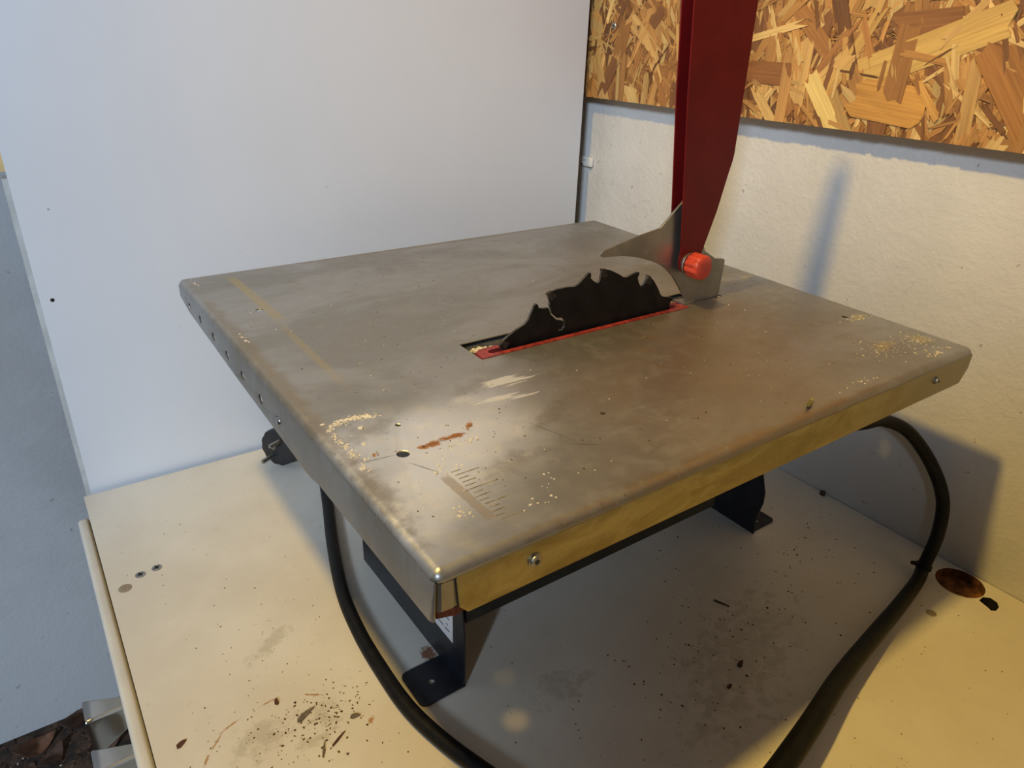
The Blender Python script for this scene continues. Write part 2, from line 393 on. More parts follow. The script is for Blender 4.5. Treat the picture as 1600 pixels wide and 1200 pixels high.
# ------------------------------------------------------------------ strand board on the right wall
def strand_board():
    x0 = XW-0.024; zb = 0.4307; y0, y1 = -1.7, 0.095; zt = 1.5
    bm = bmesh.new()
    cl = bm.verts.layers.float_color.new('strand_color'); uvl = bm.loops.layers.uv.new('UVMap')
    add_box(bm, (x0, y0, zb), (XW-0.0006, y1, zt))
    base = lin(150, 100, 50)
    for v in bm.verts: v[cl] = base
    for f in bm.faces:
        for lo in f.loops: lo[uvl].uv = (lo.vert.co.y, lo.vert.co.z)
    pal = [lin(198, 146, 80), lin(182, 128, 66), lin(160, 108, 54), lin(206, 160, 92), lin(136, 88, 46), lin(190, 136, 70), lin(216, 176, 108), lin(172, 116, 58), lin(118, 76, 40)]
    def flake(cy, cz, ang, L, Wd, off, col, skew=0.0):
        ca, sa = math.cos(ang), math.sin(ang)
        pts = []
        ne = random.randint(2, 5)
        for e in (1, -1):
            for j in range(ne+1):
                t = -1 + 2*j/ne
                pts.append((e*(L/2) + random.uniform(-0.16, 0.16)*min(L, 0.06) + skew*t*Wd, e*t*Wd/2*random.uniform(0.85, 1.0)))
        poly = [(cy + ca*a - sa*b, cz + sa*a + ca*b, a, b) for a, b in pts]
        # cut at the lower edge of the board
        out = []
        for i in range(len(poly)):
            p, q = poly[i], poly[(i+1) % len(poly)]
            ip, iq = p[1] >= zb, q[1] >= zb
            if ip: out.append(p)
            if ip != iq:
                t = (zb-p[1])/(q[1]-p[1]); out.append(tuple(p[k]+t*(q[k]-p[k]) for k in range(4)))
        out = [p for p in out if True]
        if len(out) < 3: return
        ru, rv = random.uniform(0, 40), random.uniform(0, 40)
        tx, tz = random.uniform(-0.016, 0.016), random.uniform(-0.05, 0.05)
        va = []; vb = []
        for p in out:
            h = max(0.0001, off + tx*p[2] + tz*p[3] + 0.0005*math.sin(p[2]*70+ru))
            v = bm.verts.new((x0-h, min(p[0], y1), p[1])); k_ = random.uniform(0.80, 1.08); v[cl] = (col[0]*k_, col[1]*k_, col[2]*k_, 1); va.append(v)
            v = bm.verts.new((x0+0.0004, min(p[0], y1), p[1])); v[cl] = tuple(c*0.7 for c in col[:3])+(1,); vb.append(v)
        try:
            f = bm.faces.new(va)
        except ValueError:
            return
        for lo, p in zip(f.loops, out): lo[uvl].uv = (p[2]+ru, p[3]+rv)
        n = len(va)
        for i in range(n):
            f = bm.faces.new((va[i], vb[i], vb[(i+1) % n], va[(i+1) % n]))
            for lo in f.loops: lo[uvl].uv = (ru, rv)
    def rcol():
        c = random.choice(pal); k = random.uniform(0.78, 1.15)
        return (min(1, c[0]*k), min(1, c[1]*k), min(1, c[2]*k), 1)
    for n, (ya, yb_, za, zc), lr, wr in ((1200, (-0.95, 0.10, zb-0.02, 0.80), (0.03, 0.10), (0.008, 0.024)), (3200, (-0.95, 0.10, zb-0.02, 0.80), (0.015, 0.07), (0.002, 0.008)), (900, (-1.7, 0.10, 0.78, 1.5), (0.06, 0.16), (0.015, 0.035)), (450, (-1.7, -0.9, zb, 0.8), (0.05, 0.14), (0.012, 0.03))):
        for i in range(n):
            ang = random.gauss(1.35, 0.55) if random.random() < 0.7 else random.uniform(0, math.pi)
            flake(random.uniform(ya, yb_), random.uniform(za, zc), ang, random.uniform(*lr), random.uniform(*wr), random.uniform(0.0002, 0.0024), rcol(), random.uniform(-0.3, 0.3))
    # the broad flakes that lie uppermost, as seen right of the guard
    for cy, cz, ang, L, Wd, c in ((-0.475, 0.508, 2.75, 0.16, 0.034, lin(214, 170, 92)), (-0.400, 0.497, 2.05, 0.10, 0.013, lin(205, 158, 84)), (-0.452, 0.461, 0.10, 0.075, 0.040, lin(198, 142, 66)), (-0.385, 0.448, 0.9, 0.075, 0.019, lin(232, 196, 116)), (-0.330, 0.463, 1.57, 0.085, 0.014, lin(200, 146, 80)), (-0.300, 0.480, 0.02, 0.06, 0.026, lin(150, 96, 48)), (-0.53, 0.463, 1.5, 0.07, 0.014, lin(196, 150, 86)), (-0.575, 0.47, 0.9, 0.11, 0.04, lin(168, 112, 54)), (-0.305, 0.446, 0.8, 0.045, 0.012, lin(206, 164, 96)), (-0.37, 0.49, 2.2, 0.10, 0.008, lin(168, 112, 58)), (-0.49, 0.468, 0.85, 0.05, 0.008, lin(214, 158, 80))):
        flake(cy, cz, ang, L, Wd, 0.0026, c)
    root = mesh_obj('strand_board', bm, M_OSB, None, 'keep')
    tag(root, 'orange brown strand board fixed on the upper right wall', 'board')
    bm = bmesh.new()
    lathe(bm, [(0.0046, 0), (0.0046, 0.001), (0.0034, 0.0019)], (x0-0.0012, -0.0357, 0.526), (-1, 0, 0), 18)
    lathe(bm, [(0.0014, 0), (0.0014, 0.0003)], (x0-0.0031, -0.0357, 0.526), (-1, 0, 0), 6, 1)
    mesh_obj('screw', bm, [M_SCREW, M_SCREWD], root, 30.0)
strand_board()

# ------------------------------------------------------------------ white panel standing behind the bench
pn = empty('white_panel', (0.3, 0.01, 0))
def pbox(name, lo, hi, m, bev=0.0):
    o = box_obj(name, lo, hi, m, pn, bev); o.location = (-0.3, -0.01, 0); return o
pbox('board', (-0.0450, 0.0, -0.10), (0.6802, 0.018, 1.5), M_PANEL, 0.0008)
pbox('edge_strip', (-0.0500, 0.0185, -0.10), (-0.034, 0.040, 0.365), M_EDGE)
pbox('batten', (-0.0500, 0.0185, 0.372), (-0.030, 0.040, 0.42), M_BATTEN)
pbox('batten', (0.60, 0.0185, -0.10), (0.655, 0.050, 1.4), M_BATTEN)
bm = bmesh.new(); lathe(bm, [(0.0021, 0), (0.0016, 0.0004)], (-0.0337, 0.0, 0.2409), (0, -1, 0), 12)
o = mesh_obj('screw_hole', bm, M_HOLE, pn); o.location = (-0.3, -0.01, 0); o['label'] = 'small dark screw hole'
for x, z, r in ((0.2788, 0.3343, 0.0012), (0.1656, 0.2677, 0.0008), (-0.0175, 0.3356, 0.0014), (0.0848, 0.1879, 0.0008)):
    bm = bmesh.new(); lathe(bm, [(r, 0), (r*0.6, 0.0003)], (x, 0.0, z), (0, -1, 0), 8)
    o = mesh_obj('dent', bm, M_EDGE, pn); o.location = (-0.3, -0.01, 0)
tag(pn, 'tall white panel board standing upright behind the bench', 'panel')

# white clip on the right wall, peeking out beside the panel
cp = box_obj('wall_clip', (XW-0.007, 0.0125, 0.3262), (XW, 0.062, 0.3415), M_CLIP, None, 0.003, 3)
tag(cp, 'small white plastic clip on the right wall beside the white panel', 'clip')
for y, z, r in ((0.0285, 0.3362, 0.0010), (0.0345, 0.3290, 0.0017)):
    bm = bmesh.new(); lathe(bm, [(r, 0), (r, 0.0006)], (XW-0.0068, y, z), (-1, 0, 0), 10)
    mesh_obj('nail', bm, M_SCREWD, cp)

# ------------------------------------------------------------------ bench cabinet
XB = -0.0533; YB0 = -0.0065; YF = -1.25; XR = XW-0.0012
cab = empty('bench_cabinet', (0.3, -0.6, FLOOR))
def cadd(o): o.parent = cab; o.location = (-0.3, 0.6, -FLOOR); return o
bm = bmesh.new()
big = circ(0.6957, -0.6597, 0.0236, 40)
kid = [(0.6850, -0.6844), (0.6935, -0.6842), (0.6990, -0.6895), (0.6975, -0.6965), (0.6915, -0.7008), (0.6835, -0.7015), (0.6795, -0.6985), (0.6815, -0.6945), (0.6828, -0.6900)]
def worktop(bm):
    out = [(XB, YB0), (XB, YF), (XR, YF), (XR, YB0)]
    rim = filled(bm, [out, big, kid], lambda p: (p[0], p[1], 0.0), 0)
    lo = [bm.verts.new((p[0], p[1], -0.016)) for p in out]
    for i in range(4):
        bm.faces.new((rim[0][i], rim[0][(i+1) % 4], lo[(i+1) % 4], lo[i])).material_index = 1
    bm.faces.new(lo).material_index = 1
    for k, dz, mi in ((1, -0.011, 2), (2, -0.014, 3)):
        low = [bm.verts.new((v.co.x, v.co.y, dz)) for v in rim[k]]
        n = len(low)
        for i in range(n): bm.faces.new((rim[k][i], low[i], low[(i+1) % n], rim[k][(i+1) % n])).material_index = mi
        bm.faces.new(low).material_index = mi
worktop(bm)
wt = cadd(mesh_obj('worktop', bm, [M_BENCH, M_DARKLINE, M_CHIPB, M_HOLE]))
wt['label'] = 'cream laminate worktop with a large round recess'
cadd(box_obj('carcass', (XB+0.0035, YF+0.01, FLOOR+0.003), (XR-0.002, YB0-0.002, -0.0165), M_CARC))
bm = bmesh.new(); add_box(bm, (-0.0655, -0.90, FLOOR+0.03), (XB-0.0002, -0.046, -0.0035), 0, 0.0045, 4)
dr = cadd(mesh_obj('door', bm, M_CARC, None, 35.0))
def door_knob(ky):
    # flared metal knob: narrow at the door, broad at its outer end
    bm = bmesh.new()
    x0, x1, zt = -0.0655, -0.0965, -0.045
    secs = []
    for t in (0.0, 0.25, 0.5, 0.75, 0.95, 1.0):
        x = x0 + (x1-x0)*t; hw = 0.0080 + 0.0065*t; hh = 0.014 + 0.010*t; q = 0.0036
        if t == 1.0: hw -= 0.0008; hh -= 0.0008
        ring = []
        for cx_, cz_, a0 in ((hw-q, hh-q, 0), (-hw+q, hh-q, 90), (-hw+q, -hh+q, 180), (hw-q, -hh+q, 270)):
            for j in range(6):
                a = math.radians(a0 + 18*j)
                ring.append(bm.verts.new((x, ky + cx_ + q*math.cos(a), zt - 0.026 + cz_ + q*math.sin(a) + 0.004*(1-t))))
        secs.append(ring)
    for a, b in zip(secs, secs[1:]):
        n = len(a)
        for i in range(n): bm.faces.new((a[i], a[(i+1) % n], b[(i+1) % n], b[i]))
    bm.faces.new(secs[-1]); bm.faces.new(secs[0][::-1])
    kn = mesh_obj('knob', bm, M_CHROME, dr, 40.0); kn['label'] = 'shiny flared metal knob'
door_knob(-0.2925); door_knob(-0.3520)
for (x, y) in ((-0.0230, -0.1885), (-0.0070, -0.1860)):
    bm = bmesh.new()
    lathe(bm, [(0.0050, -0.001), (0.0050, 0.0003), (0.0038, 0.0007)], (x, y, 0), (0, 0, 1), 20)
    for a in (0.4, 0.4+math.pi/2):
        r = bmesh.ops.create_cube(bm, size=1.0)
        bmesh.ops.transform(bm, verts=r['verts'], matrix=Matrix.Translation((x, y, 0.0008)) @ Matrix.Rotation(a, 4, 'Z') @ Matrix.Diagonal((0.0058, 0.0016, 0.0004, 1)))
        for v in r['verts']:
            for f in v.link_faces: f.material_index = 1
    cadd(mesh_obj('screw', bm, [M_SCREW, M_SCREWD], None, 30.0))
for (x, y, r, m) in ((-0.0395, -0.2022, 0.0062, M_PLUGDISC), (0.6234, -0.6668, 0.0048, M_PLUGDISC)):
    bm = bmesh.new(); lathe(bm, [(r, -0.001), (r, 0.0003), (r*0.9, 0.0006)], (x, y, 0), (0, 0, 1), 24)
    lathe(bm, [(r*0.22, 0.0003), (r*0.22, 0.0008)], (x, y, 0), (0, 0, 1), 8)
    cadd(mesh_obj('cover_cap', bm, m, None, 30.0))
tag(cab, 'cream topped bench cabinet carrying the table saw', 'cabinet')

# ------------------------------------------------------------------ table saw
TX, TY, TH = 0.06876, -0.13927, 0.013008
H, W, L = 0.28784, 0.53565, 0.5
saw = empty('table_saw', (TX, TY, 0), TH)
tag(saw, 'small benchtop table saw with worn metal table and raised red blade guard', 'table saw')
SAWM = Matrix.Translation((TX, TY, 0)) @ Matrix.Rotation(TH, 4, 'Z')
TILT = 0.016
TOPM = SAWM @ Matrix.Translation((0, 0, H)) @ Matrix.Rotation(TILT, 4, 'X')

HOLES = [(0.0378, -0.3955, 0.0042), (0.0407, -0.1193, 0.0032), (0.5013, -0.3968, 0.0030), (0.5010, -0.1190, 0.0032), (0.0512, -0.3629, 0.0020)]
SLOT = [(0.1530, -0.2718), (0.1530, -0.3058), (0.3880, -0.3058), (0.3880, -0.2995), (0.4435, -0.2995), (0.4435, -0.2935), (0.4113, -0.2935), (0.4113, -0.2718)]
def tabletop():
    bm = bmesh.new(); r = 0.0058; K = 5
    outer = [(r, -r), (r, -L+r), (W-r, -L+r), (W-r, -r)]
    loops = [outer, SLOT] + [circ(x, y, q, 16) for x, y, q in HOLES]
    rim = filled(bm, loops, lambda p: (p[0], p[1], 0.0))[0]
    # rolled edges with ball corners
    arcs = []
    for ci, (sx, sy) in enumerate(((-1, 1), (-1, -1), (1, -1), (1, 1))):
        cx, cy = outer[ci]
        arcs.append((cx, cy, sx, sy))
    def arcpts(ci, d):     # profile points at corner ci along outward direction d
        cx, cy, _, _ = arcs[ci]
        return [bm.verts.new((cx + d[0]*r*math.sin(a), cy + d[1]*r*math.sin(a), -r + r*math.cos(a))) for a in [math.pi/2*j/K for j in range(1, K+1)]]
    dirs = {}
    sides = [(0, 1, (-1, 0)), (1, 2, (0, -1)), (2, 3, (1, 0)), (3, 0, (0, 1))]
    for a, b, d in sides:
        pa, pb = arcpts(a, d), arcpts(b, d)
        dirs[(a, d)] = pa; dirs[(b, d)] = pb
        ca, cb = [rim[a]] + pa, [rim[b]] + pb
        for j in range(K): bm.faces.new((ca[j], cb[j], cb[j+1], ca[j+1]))
    cd = {0: ((0, 1), (-1, 0)), 1: ((-1, 0), (0, -1)), 2: ((0, -1), (1, 0)), 3: ((1, 0), (0, 1))}
    for ci, (d0, d1) in cd.items():
        cols = [dirs[(ci, d0)]]
        cx, cy = outer[ci]
        for t in range(1, 5):
            u = math.pi/2*t/5
            dx, dy = d0[0]*math.cos(u)+d1[0]*math.sin(u), d0[1]*math.cos(u)+d1[1]*math.sin(u)
            cols.append([bm.verts.new((cx + dx*r*math.sin(a), cy + dy*r*math.sin(a), -r + r*math.cos(a))) for a in [math.pi/2*j/K for j in range(1, K+1)]])
        cols.append(dirs[(ci, d1)])
        for c0, c1 in zip(cols, cols[1:]):
            bm.faces.new((rim[ci], c0[0], c1[0]))
            for j in range(K-1): bm.faces.new((c0[j], c0[j+1], c1[j+1], c1[j]))
    # flanges
    def flange(pts, holes, mp, mi=0):
        filled(bm, [pts] + holes, mp, mi)
    lh = [(-0.038, -0.0165, 0.0040), (-0.0744, -0.0168, 0.0040), (-0.1160, -0.0185, 0.0042), (-0.1555, -0.0205, 0.0042), (-0.1960, -0.0225, 0.0042), (-0.2392, -0.0235, 0.0042), (-0.2779, -0.0235, 0.0042)]
    flange([(-0.0015, -r), (-0.001, -0.0175), (-0.034, -0.0240), (-0.17, -0.0315), (-0.335, -0.0385), (-0.350, -0.0355), (-0.4935, -0.0330), (-0.4975, -0.0310), (-0.4985, -r)],
           [circ(y, z, q, 14) for y, z, q in lh], lambda p: (0.0, p[0], p[1]))
    flange([(0.012, -r), (0.014, -0.026), (0.019, -0.0315), (W-0.010, -0.0315), (W-0.0015, -0.0190), (W-0.0015, -r)],
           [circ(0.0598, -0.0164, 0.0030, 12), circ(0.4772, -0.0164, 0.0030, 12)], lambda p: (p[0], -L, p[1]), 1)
    flange([(-0.0015, -r), (-0.0015, -0.020), (-0.010, -0.0315), (-L+0.010, -0.0315), (-L+0.0015, -0.020), (-L+0.0015, -r)], [], lambda p: (W, p[0], p[1]))
    flange([(0.0015, -r), (0.0015, -0.020), (0.010, -0.0315), (W-0.010, -0.0315), (W-0.0015, -0.020), (W-0.0015, -r)], [], lambda p: (p[0], 0.0, p[1]))
    bmesh.ops.remove_doubles(bm, verts=bm.verts[:], dist=0.00002)
    # one outward direction everywhere
    c = Vector((W/2, -L/2, -0.02))
    for f in bm.faces:
        f.normal_update()
        m = f.calc_center_median() - c
        n = f.normal
        ref = Vector((0, 0, 1)) if abs(n.z) > 0.9 else m
        if n.dot(ref) < 0: f.normal_flip()
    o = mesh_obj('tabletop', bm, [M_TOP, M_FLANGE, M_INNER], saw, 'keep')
    for p in o.data.polygons: p.use_smooth = True
    so = o.modifiers.new('thickness', 'SOLIDIFY'); so.thickness = 0.0014; so.offset = -1; so.material_offset = 2; so.material_offset_rim = 0
    wn_ = o.modifiers.new('normals', 'WEIGHTED_NORMAL'); wn_.weight = 100; wn_.keep_sharp = True
    o.location = (0, 0, H); o.rotation_euler = (TILT, 0, 0)
    return o
top = tabletop(); top['label'] = 'worn galvanised metal table with rust and glue stains'

# corner tab seen in the open notch between left and front flange
bm = bmesh.new()
prism(bm, [(0.0015, -0.4955), (0.0045, -0.4980), (0.0110, -0.4984), (0.0180, -0.4975), (0.0180, -0.4955), (0.0040, -0.4940)], 2, -0.0260, -0.0080)
mesh_obj('corner_tab', bm, M_KNIFE, top)
bm = bmesh.new()
prism(bm, [(0.0025, -0.4958), (0.0120, -0.4988), (0.0200, -0.4978), (0.0180, -0.4925), (0.0050, -0.4925)], 2, -0.0312, -0.0262)
mesh_obj('rust_patch', bm, M_RUST, top)
for x, z, rr, f in ((0.0598, -0.0166, 0.0040, 1.0), (0.4772, -0.0166, 0.0033, 0.9)):
    bm = bmesh.new()
    lathe(bm, [(rr*1.10, 0), (rr*1.10, 0.0008), (rr*1.04, 0.0010)], (x, -L, z), (0, -1, 0), 28)
    lathe(bm, [(rr*0.88, 0.0009), (rr*0.88, 0.0017), (rr*0.78, 0.0022), (rr*0.55, 0.0024)], (x, -L, z), (0, -1, 0), 28)
    lathe(bm, [(rr*0.40, 0.0022), (rr*0.40, 0.0026)], (x, -L, z), (0, -1, 0), 12, 1, 6, 0.4)
    mesh_obj('flange_screw', bm, [M_SCREW, M_SCREWD], top, 40.0)
bm = bmesh.new(); lathe(bm, [(0.0034, 0), (0.0030, 0.0010), (0.0016, 0.0016)], (0.0004, -0.2779, -0.0237), (-1, 0, 0), 18)
mesh_obj('flange_stud', bm, M_CHROME, top, 60.0)
# printed scale
bm = bmesh.new()
for i in range(14):
    y = -0.428 - 0.0040*i
    ln = (0.020 if i % 4 == 1 else 0.0105 if i % 2 else 0.008)
    x0 = 0.0515 + random.uniform(-0.001, 0.001)
    add_box(bm, (x0, y-0.00032, 0.0), (x0+ln*random.uniform(0.7, 1), y+0.00032, 0.00012))
mesh_obj('measuring_scale', bm, simple('faded_scale_print', (0.20, 0.17, 0.12, 1), 0.6, 0.1, 0.4, 200), top)

# red table insert
bm = bmesh.new()
prism(bm, [(0.1545, -0.3056), (0.3878, -0.3056), (0.3878, -0.2890), (0.3700, -0.2885), (0.3690, -0.2930), (0.3800, -0.2945), (0.3805, -0.3008), (0.1660, -0.3008), (0.1640, -0.2985), (0.1660, -0.2950), (0.1820, -0.2935), (0.1830, -0.2885), (0.1610, -0.2895), (0.1550, -0.2930)], 2, -0.0035, 0.0006)
ins = mesh_obj('blade_insert', bm, M_REDI, saw); ins.location = (0, 0, H); ins.rotation_euler = (TILT, 0, 0)
ins['label'] = 'worn red plastic blade insert'

# base frame
FX0, FX1 = 0.1083, 0.5027
YFB, YBB = -0.3525, -0.150
base_bm = bmesh.new()
prof = [(YFB, 0.0), (YBB, 0.0), (YBB, 0.255), (YFB+0.012, 0.252), (YFB+0.008, 0.10), (YFB+0.002, 0.075), (YFB, 0.055)]
prism(base_bm, prof, 0, FX0, FX0+0.0016)
prof2 = [(YFB, 0.0), (YBB, 0.0), (YBB, 0.255), (YFB+0.01, 0.252), (YFB+0.006, 0.085), (YFB-0.003, 0.058), (YFB-0.0035, 0.045), (YFB+0.001, 0.020)]
prism(base_bm, prof2, 0, FX1-0.0016, FX1)
add_box(base_bm, (FX0, YBB-0.0016, 0.06), (FX1, YBB, 0.255))
for y in (YFB+0.02,):
    add_box(base_bm, (FX0, y, 0.235), (FX1, y+0.0016, 0.256))
frame = mesh_obj('base_frame', base_bm, M_BLACK, saw)
def foot(x0, x1, y0, y1):
    bm = bmesh.new(); q = 0.006
    xa, xb = x0, x1   # xb = fold side
    s = 1 if xb > xa else -1
    pts = [(xb, y0), (xb, y1)]
    for cx, cy, a0 in ((xa+s*q, y1-q, 90), (xa+s*q, y0+q, 180)):
        for j in range(5):
            a = math.radians(a0 + 22.5*j)
            pts.append((cx + s*q*math.cos(a), cy + q*math.sin(a)))
    hx = xa + s*abs(xb-xa)*0.48; hy = y0 + (y1-y0)*0.49
    rims = []
    for z in (0.0018, 0.0002):
        rims.append(filled(bm, [pts, circ(hx, hy, 0.0030, 14)], lambda p: (p[0], p[1], z)))
    for k in (0, 1):
        a, b = rims[0][k], rims[1][k]; n = len(a)
        for i in range(n): bm.faces.new((a[i], a[(i+1) % n], b[(i+1) % n], b[i]))
    return mesh_obj('foot', bm, M_BLACK, frame)
foot(0.0675, FX0+0.001, YFB, -0.3110)
foot(FX0+0.041, FX0+0.0005, -0.192, YBB)
foot(0.5440, FX1-0.001, YFB+0.002, -0.3270)
foot(FX1-0.041, FX1-0.0005, -0.178, YBB)
lbl = box_obj('label_sticker', (FX0-0.0004, -0.3345, 0.0365), (FX0, -0.235, 0.076), M_LABEL, frame); lbl['label'] = 'white sticker with small grey print'
bm = bmesh.new()
for i, (ya, yb_) in enumerate(((-0.329, -0.322), (-0.319, -0.300), (-0.297, -0.27))):
    add_box(bm, (FX0-0.0006, ya, 0.0445), (FX0-0.0003, yb_, 0.0458))
    add_box(bm, (FX0-0.0006, ya+0.002, 0.0505), (FX0-0.0003, yb_-0.002, 0.0515))
    add_box(bm, (FX0-0.0006, ya, 0.058), (FX0-0.0003, yb_, 0.0592))
mesh_obj('sticker_print', bm, M_INK, frame)

# blade housing and motor under the table
bm = bmesh.new()
add_box(bm, (0.114, -0.3462, 0.066), (0.4250, -0.3440, 0.262))
add_box(bm, (0.114, -0.2640, 0.066), (0.4250, -0.2620, 0.255))
add_box(bm, (0.114, -0.3450, 0.066), (0.1160, -0.2630, 0.255))
add_box(bm, (0.4230, -0.3450, 0.066), (0.4250, -0.2630, 0.255))
add_box(bm, (0.114, -0.3460, 0.0650), (0.4250, -0.2630, 0.0670))
mesh_obj('blade_housing', bm, M_HOUS, saw)
bm = bmesh.new(); add_box(bm, (0.135, -0.2905, 0.2780), (0.42, -0.2660, 0.2796))
mesh_obj('slot_plate', bm, M_DECK, saw)
bm = bmesh.new()
lathe(bm, [(0.030, 0), (0.048, 0.004), (0.048, 0.085), (0.040, 0.095), (0.015, 0.100)], (0.2765, -0.2615, 0.165), (0, 1, 0), 40)
mesh_obj('motor', bm, M_HOUS, saw, 35.0)

# saw blade
YBL = -0.2965
BC = (0.2765, 0.2022); BR = 0.132; NT_ = 14
per = [(1.0000, 0.0), (0.9985, -1.7), (0.9890, -4.4), (0.9640, -9.0), (0.9425, -12.7), (0.9480, -14.8), (0.9720, -17.3), (0.9955, -19.6), (0.9965, -20.6), (0.9790, -20.9), (0.9600, -20.7), (0.9340, -22.3), (0.9140, -24.4), (0.9180, -25.2), (0.9330, -25.9)]
bm = bmesh.new()
pts = []
STEP = 360/NT_
A0 = 114.6
def pol(r, a): return (BC[0]+r*math.cos(math.radians(a)), BC[1]+r*math.sin(math.radians(a)))
scl = STEP/26.3
for t in range(NT_):
    a = A0 - STEP*t
    for j, (rr, da) in enumerate(per):
        if t % 5 == 3 and j == 13:
            # laser cut relief slot with a hooked end, opening in the gullet
            c = a - 24.9*scl
            path = [(0.905, 0.0), (0.860, 0.25), (0.800, -1.4), (0.782, -3.9), (0.755, -4.6), (0.722, -4.0), (0.708, -1.8), (0.722, -0.6)]
            w = 0.0010/BR/2
            side1 = [(r_ - (0.000 if k < 3 else 0.005), c + d_ + (0.40 if k < 3 else 0.25)) for k, (r_, d_) in enumerate(path)]
            side2 = [(r_ + (0.000 if k < 3 else 0.005), c + d_ - (0.40 if k < 3 else 0.35)) for k, (r_, d_) in enumerate(path)]
            side1 = [(0.905, c+0.4), (0.862, c+0.55), (0.797, c-1.2), (0.772, c-3.6), (0.752, c-3.9), (0.728, c-3.4), (0.716, c-1.9), (0.724, c-0.7)]
            side2 = [(0.722, c-0.1), (0.702, c-1.9), (0.716, c-4.5), (0.756, c-5.2), (0.786, c-4.4), (0.806, c-1.9), (0.860, c-0.15), (0.905, c-0.4)]
            pts += [pol(BR*r_, d_) for r_, d_ in side1 + side2]
        pts.append(pol(BR*rr, a + da*scl))
loop_rims = []
bore = circ(BC[0], BC[1], 0.012, 24)
for y in (YBL-0.0011, YBL+0.0011):
    loop_rims.append(filled(bm, [pts, bore], lambda p: (p[0], y, p[1])))
for k in (0, 1):
    a, b = loop_rims[0][k], loop_rims[1][k]; n = len(a)
    for i in range(n):
        f = bm.faces.new((a[i], a[(i+1) % n], b[(i+1) % n], b[i]))
        if k == 0: f.material_index = 1
blade = mesh_obj('saw_blade', bm, [M_BLADE, simple('worn_blade_edge', (0.10, 0.09, 0.08, 1), 0.4, 0.7, 0.3, 200)], saw)
blade['label'] = 'blackened circular saw blade'
for t in range(NT_):
    a = A0 - STEP*t
    q = [pol(BR*1.003, a+0.15), pol(BR*0.9995, a-2.0), pol(BR*0.955, a-3.1), pol(BR*0.945, a-0.3)]
    bm = bmesh.new(); prism(bm, q, 1, YBL-0.0016, YBL+0.0016)
    mesh_obj('carbide_tip', bm, M_TIP, blade)

# riving knife
kn = [(0.2763, 0.3472), (0.2772, 0.3490), (0.2796, 0.3503), (0.3222, 0.3585), (0.3440, 0.3617), (0.3698, 0.3836), (0.3855, 0.3782), (0.4085, 0.3330), (0.4258, 0.3232), (0.4364, 0.3218), (0.4395, 0.3205), (0.4402, 0.3171), (0.4385, 0.2870), (0.4370, 0.2500), (0.4150, 0.2300), (0.3960, 0.2500), (0.3970, 0.2780), (0.3886, 0.2893), (0.3790, 0.3020), (0.3684, 0.3140), (0.3602, 0.3210), (0.3519, 0.3268), (0.3434, 0.3309), (0.3346, 0.3342), (0.3264, 0.3370), (0.3182, 0.3394), (0.3092, 0.3414), (0.3002, 0.3430), (0.2902, 0.3438), (0.2802, 0.3444), (0.2775, 0.3452)]
bm = bmesh.new(); prism(bm, kn, 1, YBL-0.0011, YBL+0.0011)
o = mesh_obj('riving_knife', bm, M_KNIFE, saw); o['label'] = 'grey steel riving knife behind the blade'
bv = o.modifiers.new('edge', 'BEVEL'); bv.width = 0.0004; bv.segments = 2; bv.limit_method = 'ANGLE'; bv.angle_limit = math.radians(60)
# bent steel tongue at its foot
bm = bmesh.new(); prism(bm, [(0.386, -0.3000), (0.402, -0.3000), (0.404, -0.2900), (0.388, -0.2850)], 2, H-0.0055, H-0.0030)
mesh_obj('knife_clamp', bm, M_KNIFE, saw)

# raised red blade guard: two sheets joined along the back
gn = [(0.3405, 0.5850), (0.3449, 0.5391), (0.3515, 0.4704), (0.3621, 0.3872), (0.3680, 0.3400), (0.3672, 0.3290), (0.3690, 0.3225), (0.3739, 0.3190), (0.3800, 0.3185), (0.3880, 0.3210), (0.3955, 0.3300), (0.4097, 0.3713), (0.4177, 0.4038), (0.4208, 0.4150), (0.4217, 0.4210), (0.4215, 0.5021), (0.4211, 0.5427), (0.4200, 0.5900), (0.4150, 0.6150), (0.4020, 0.6280), (0.3700, 0.6300), (0.3500, 0.6200)]
YN, YFAR = YBL-0.0068, YBL+0.0072
bm = bmesh.new()
prism(bm, gn, 1, YN, YN+0.0013)
prism(bm, gn, 1, YFAR-0.0013, YFAR)
back = gn[10:20]
inner = [(x-0.0013, z) for x, z in back]
for (p, q), (pi, qi) in zip(zip(back, back[1:]), zip(inner, inner[1:])):
    prism(bm, [p, q, qi, pi], 1, YN+0.0008, YFAR-0.0008)
guard = mesh_obj('blade_guard', bm, M_RED, saw); guard['label'] = 'tall dark red sheet metal blade guard swung upright'
bv = guard.modifiers.new('edge', 'BEVEL'); bv.width = 0.0005; bv.segments = 2; bv.limit_method = 'ANGLE'; bv.angle_limit = math.radians(60)
KX, KZ = 0.3822, 0.3262
bm = bmesh.new()
lathe(bm, [(0.0030, 0), (0.0104, 0.0), (0.0104, 0.0016), (0.0100, 0.0020)], (KX-0.0015, YN, KZ), (0, -1, 0), 28)
mesh_obj('washer', bm, M_SCREW, guard, 35.0)
bm = bmesh.new()
lathe(bm, [(0.0085, 0.0020, 0), (0.0108, 0.0028, 0.7), (0.0118, 0.0045, 1), (0.0118, 0.0125, 1), (0.0116, 0.0150, 0.35), (0.0108, 0.0172, 0.0), (0.0094, 0.0182, 0.0), (0.0040, 0.0184, 0)], (KX, YN, KZ), (0, -1, 0), 80, 0, 10, 0.13)
knob = mesh_obj('clamp_knob', bm, M_REDK, saw, 40.0); knob['label'] = 'bright red fluted plastic knob'
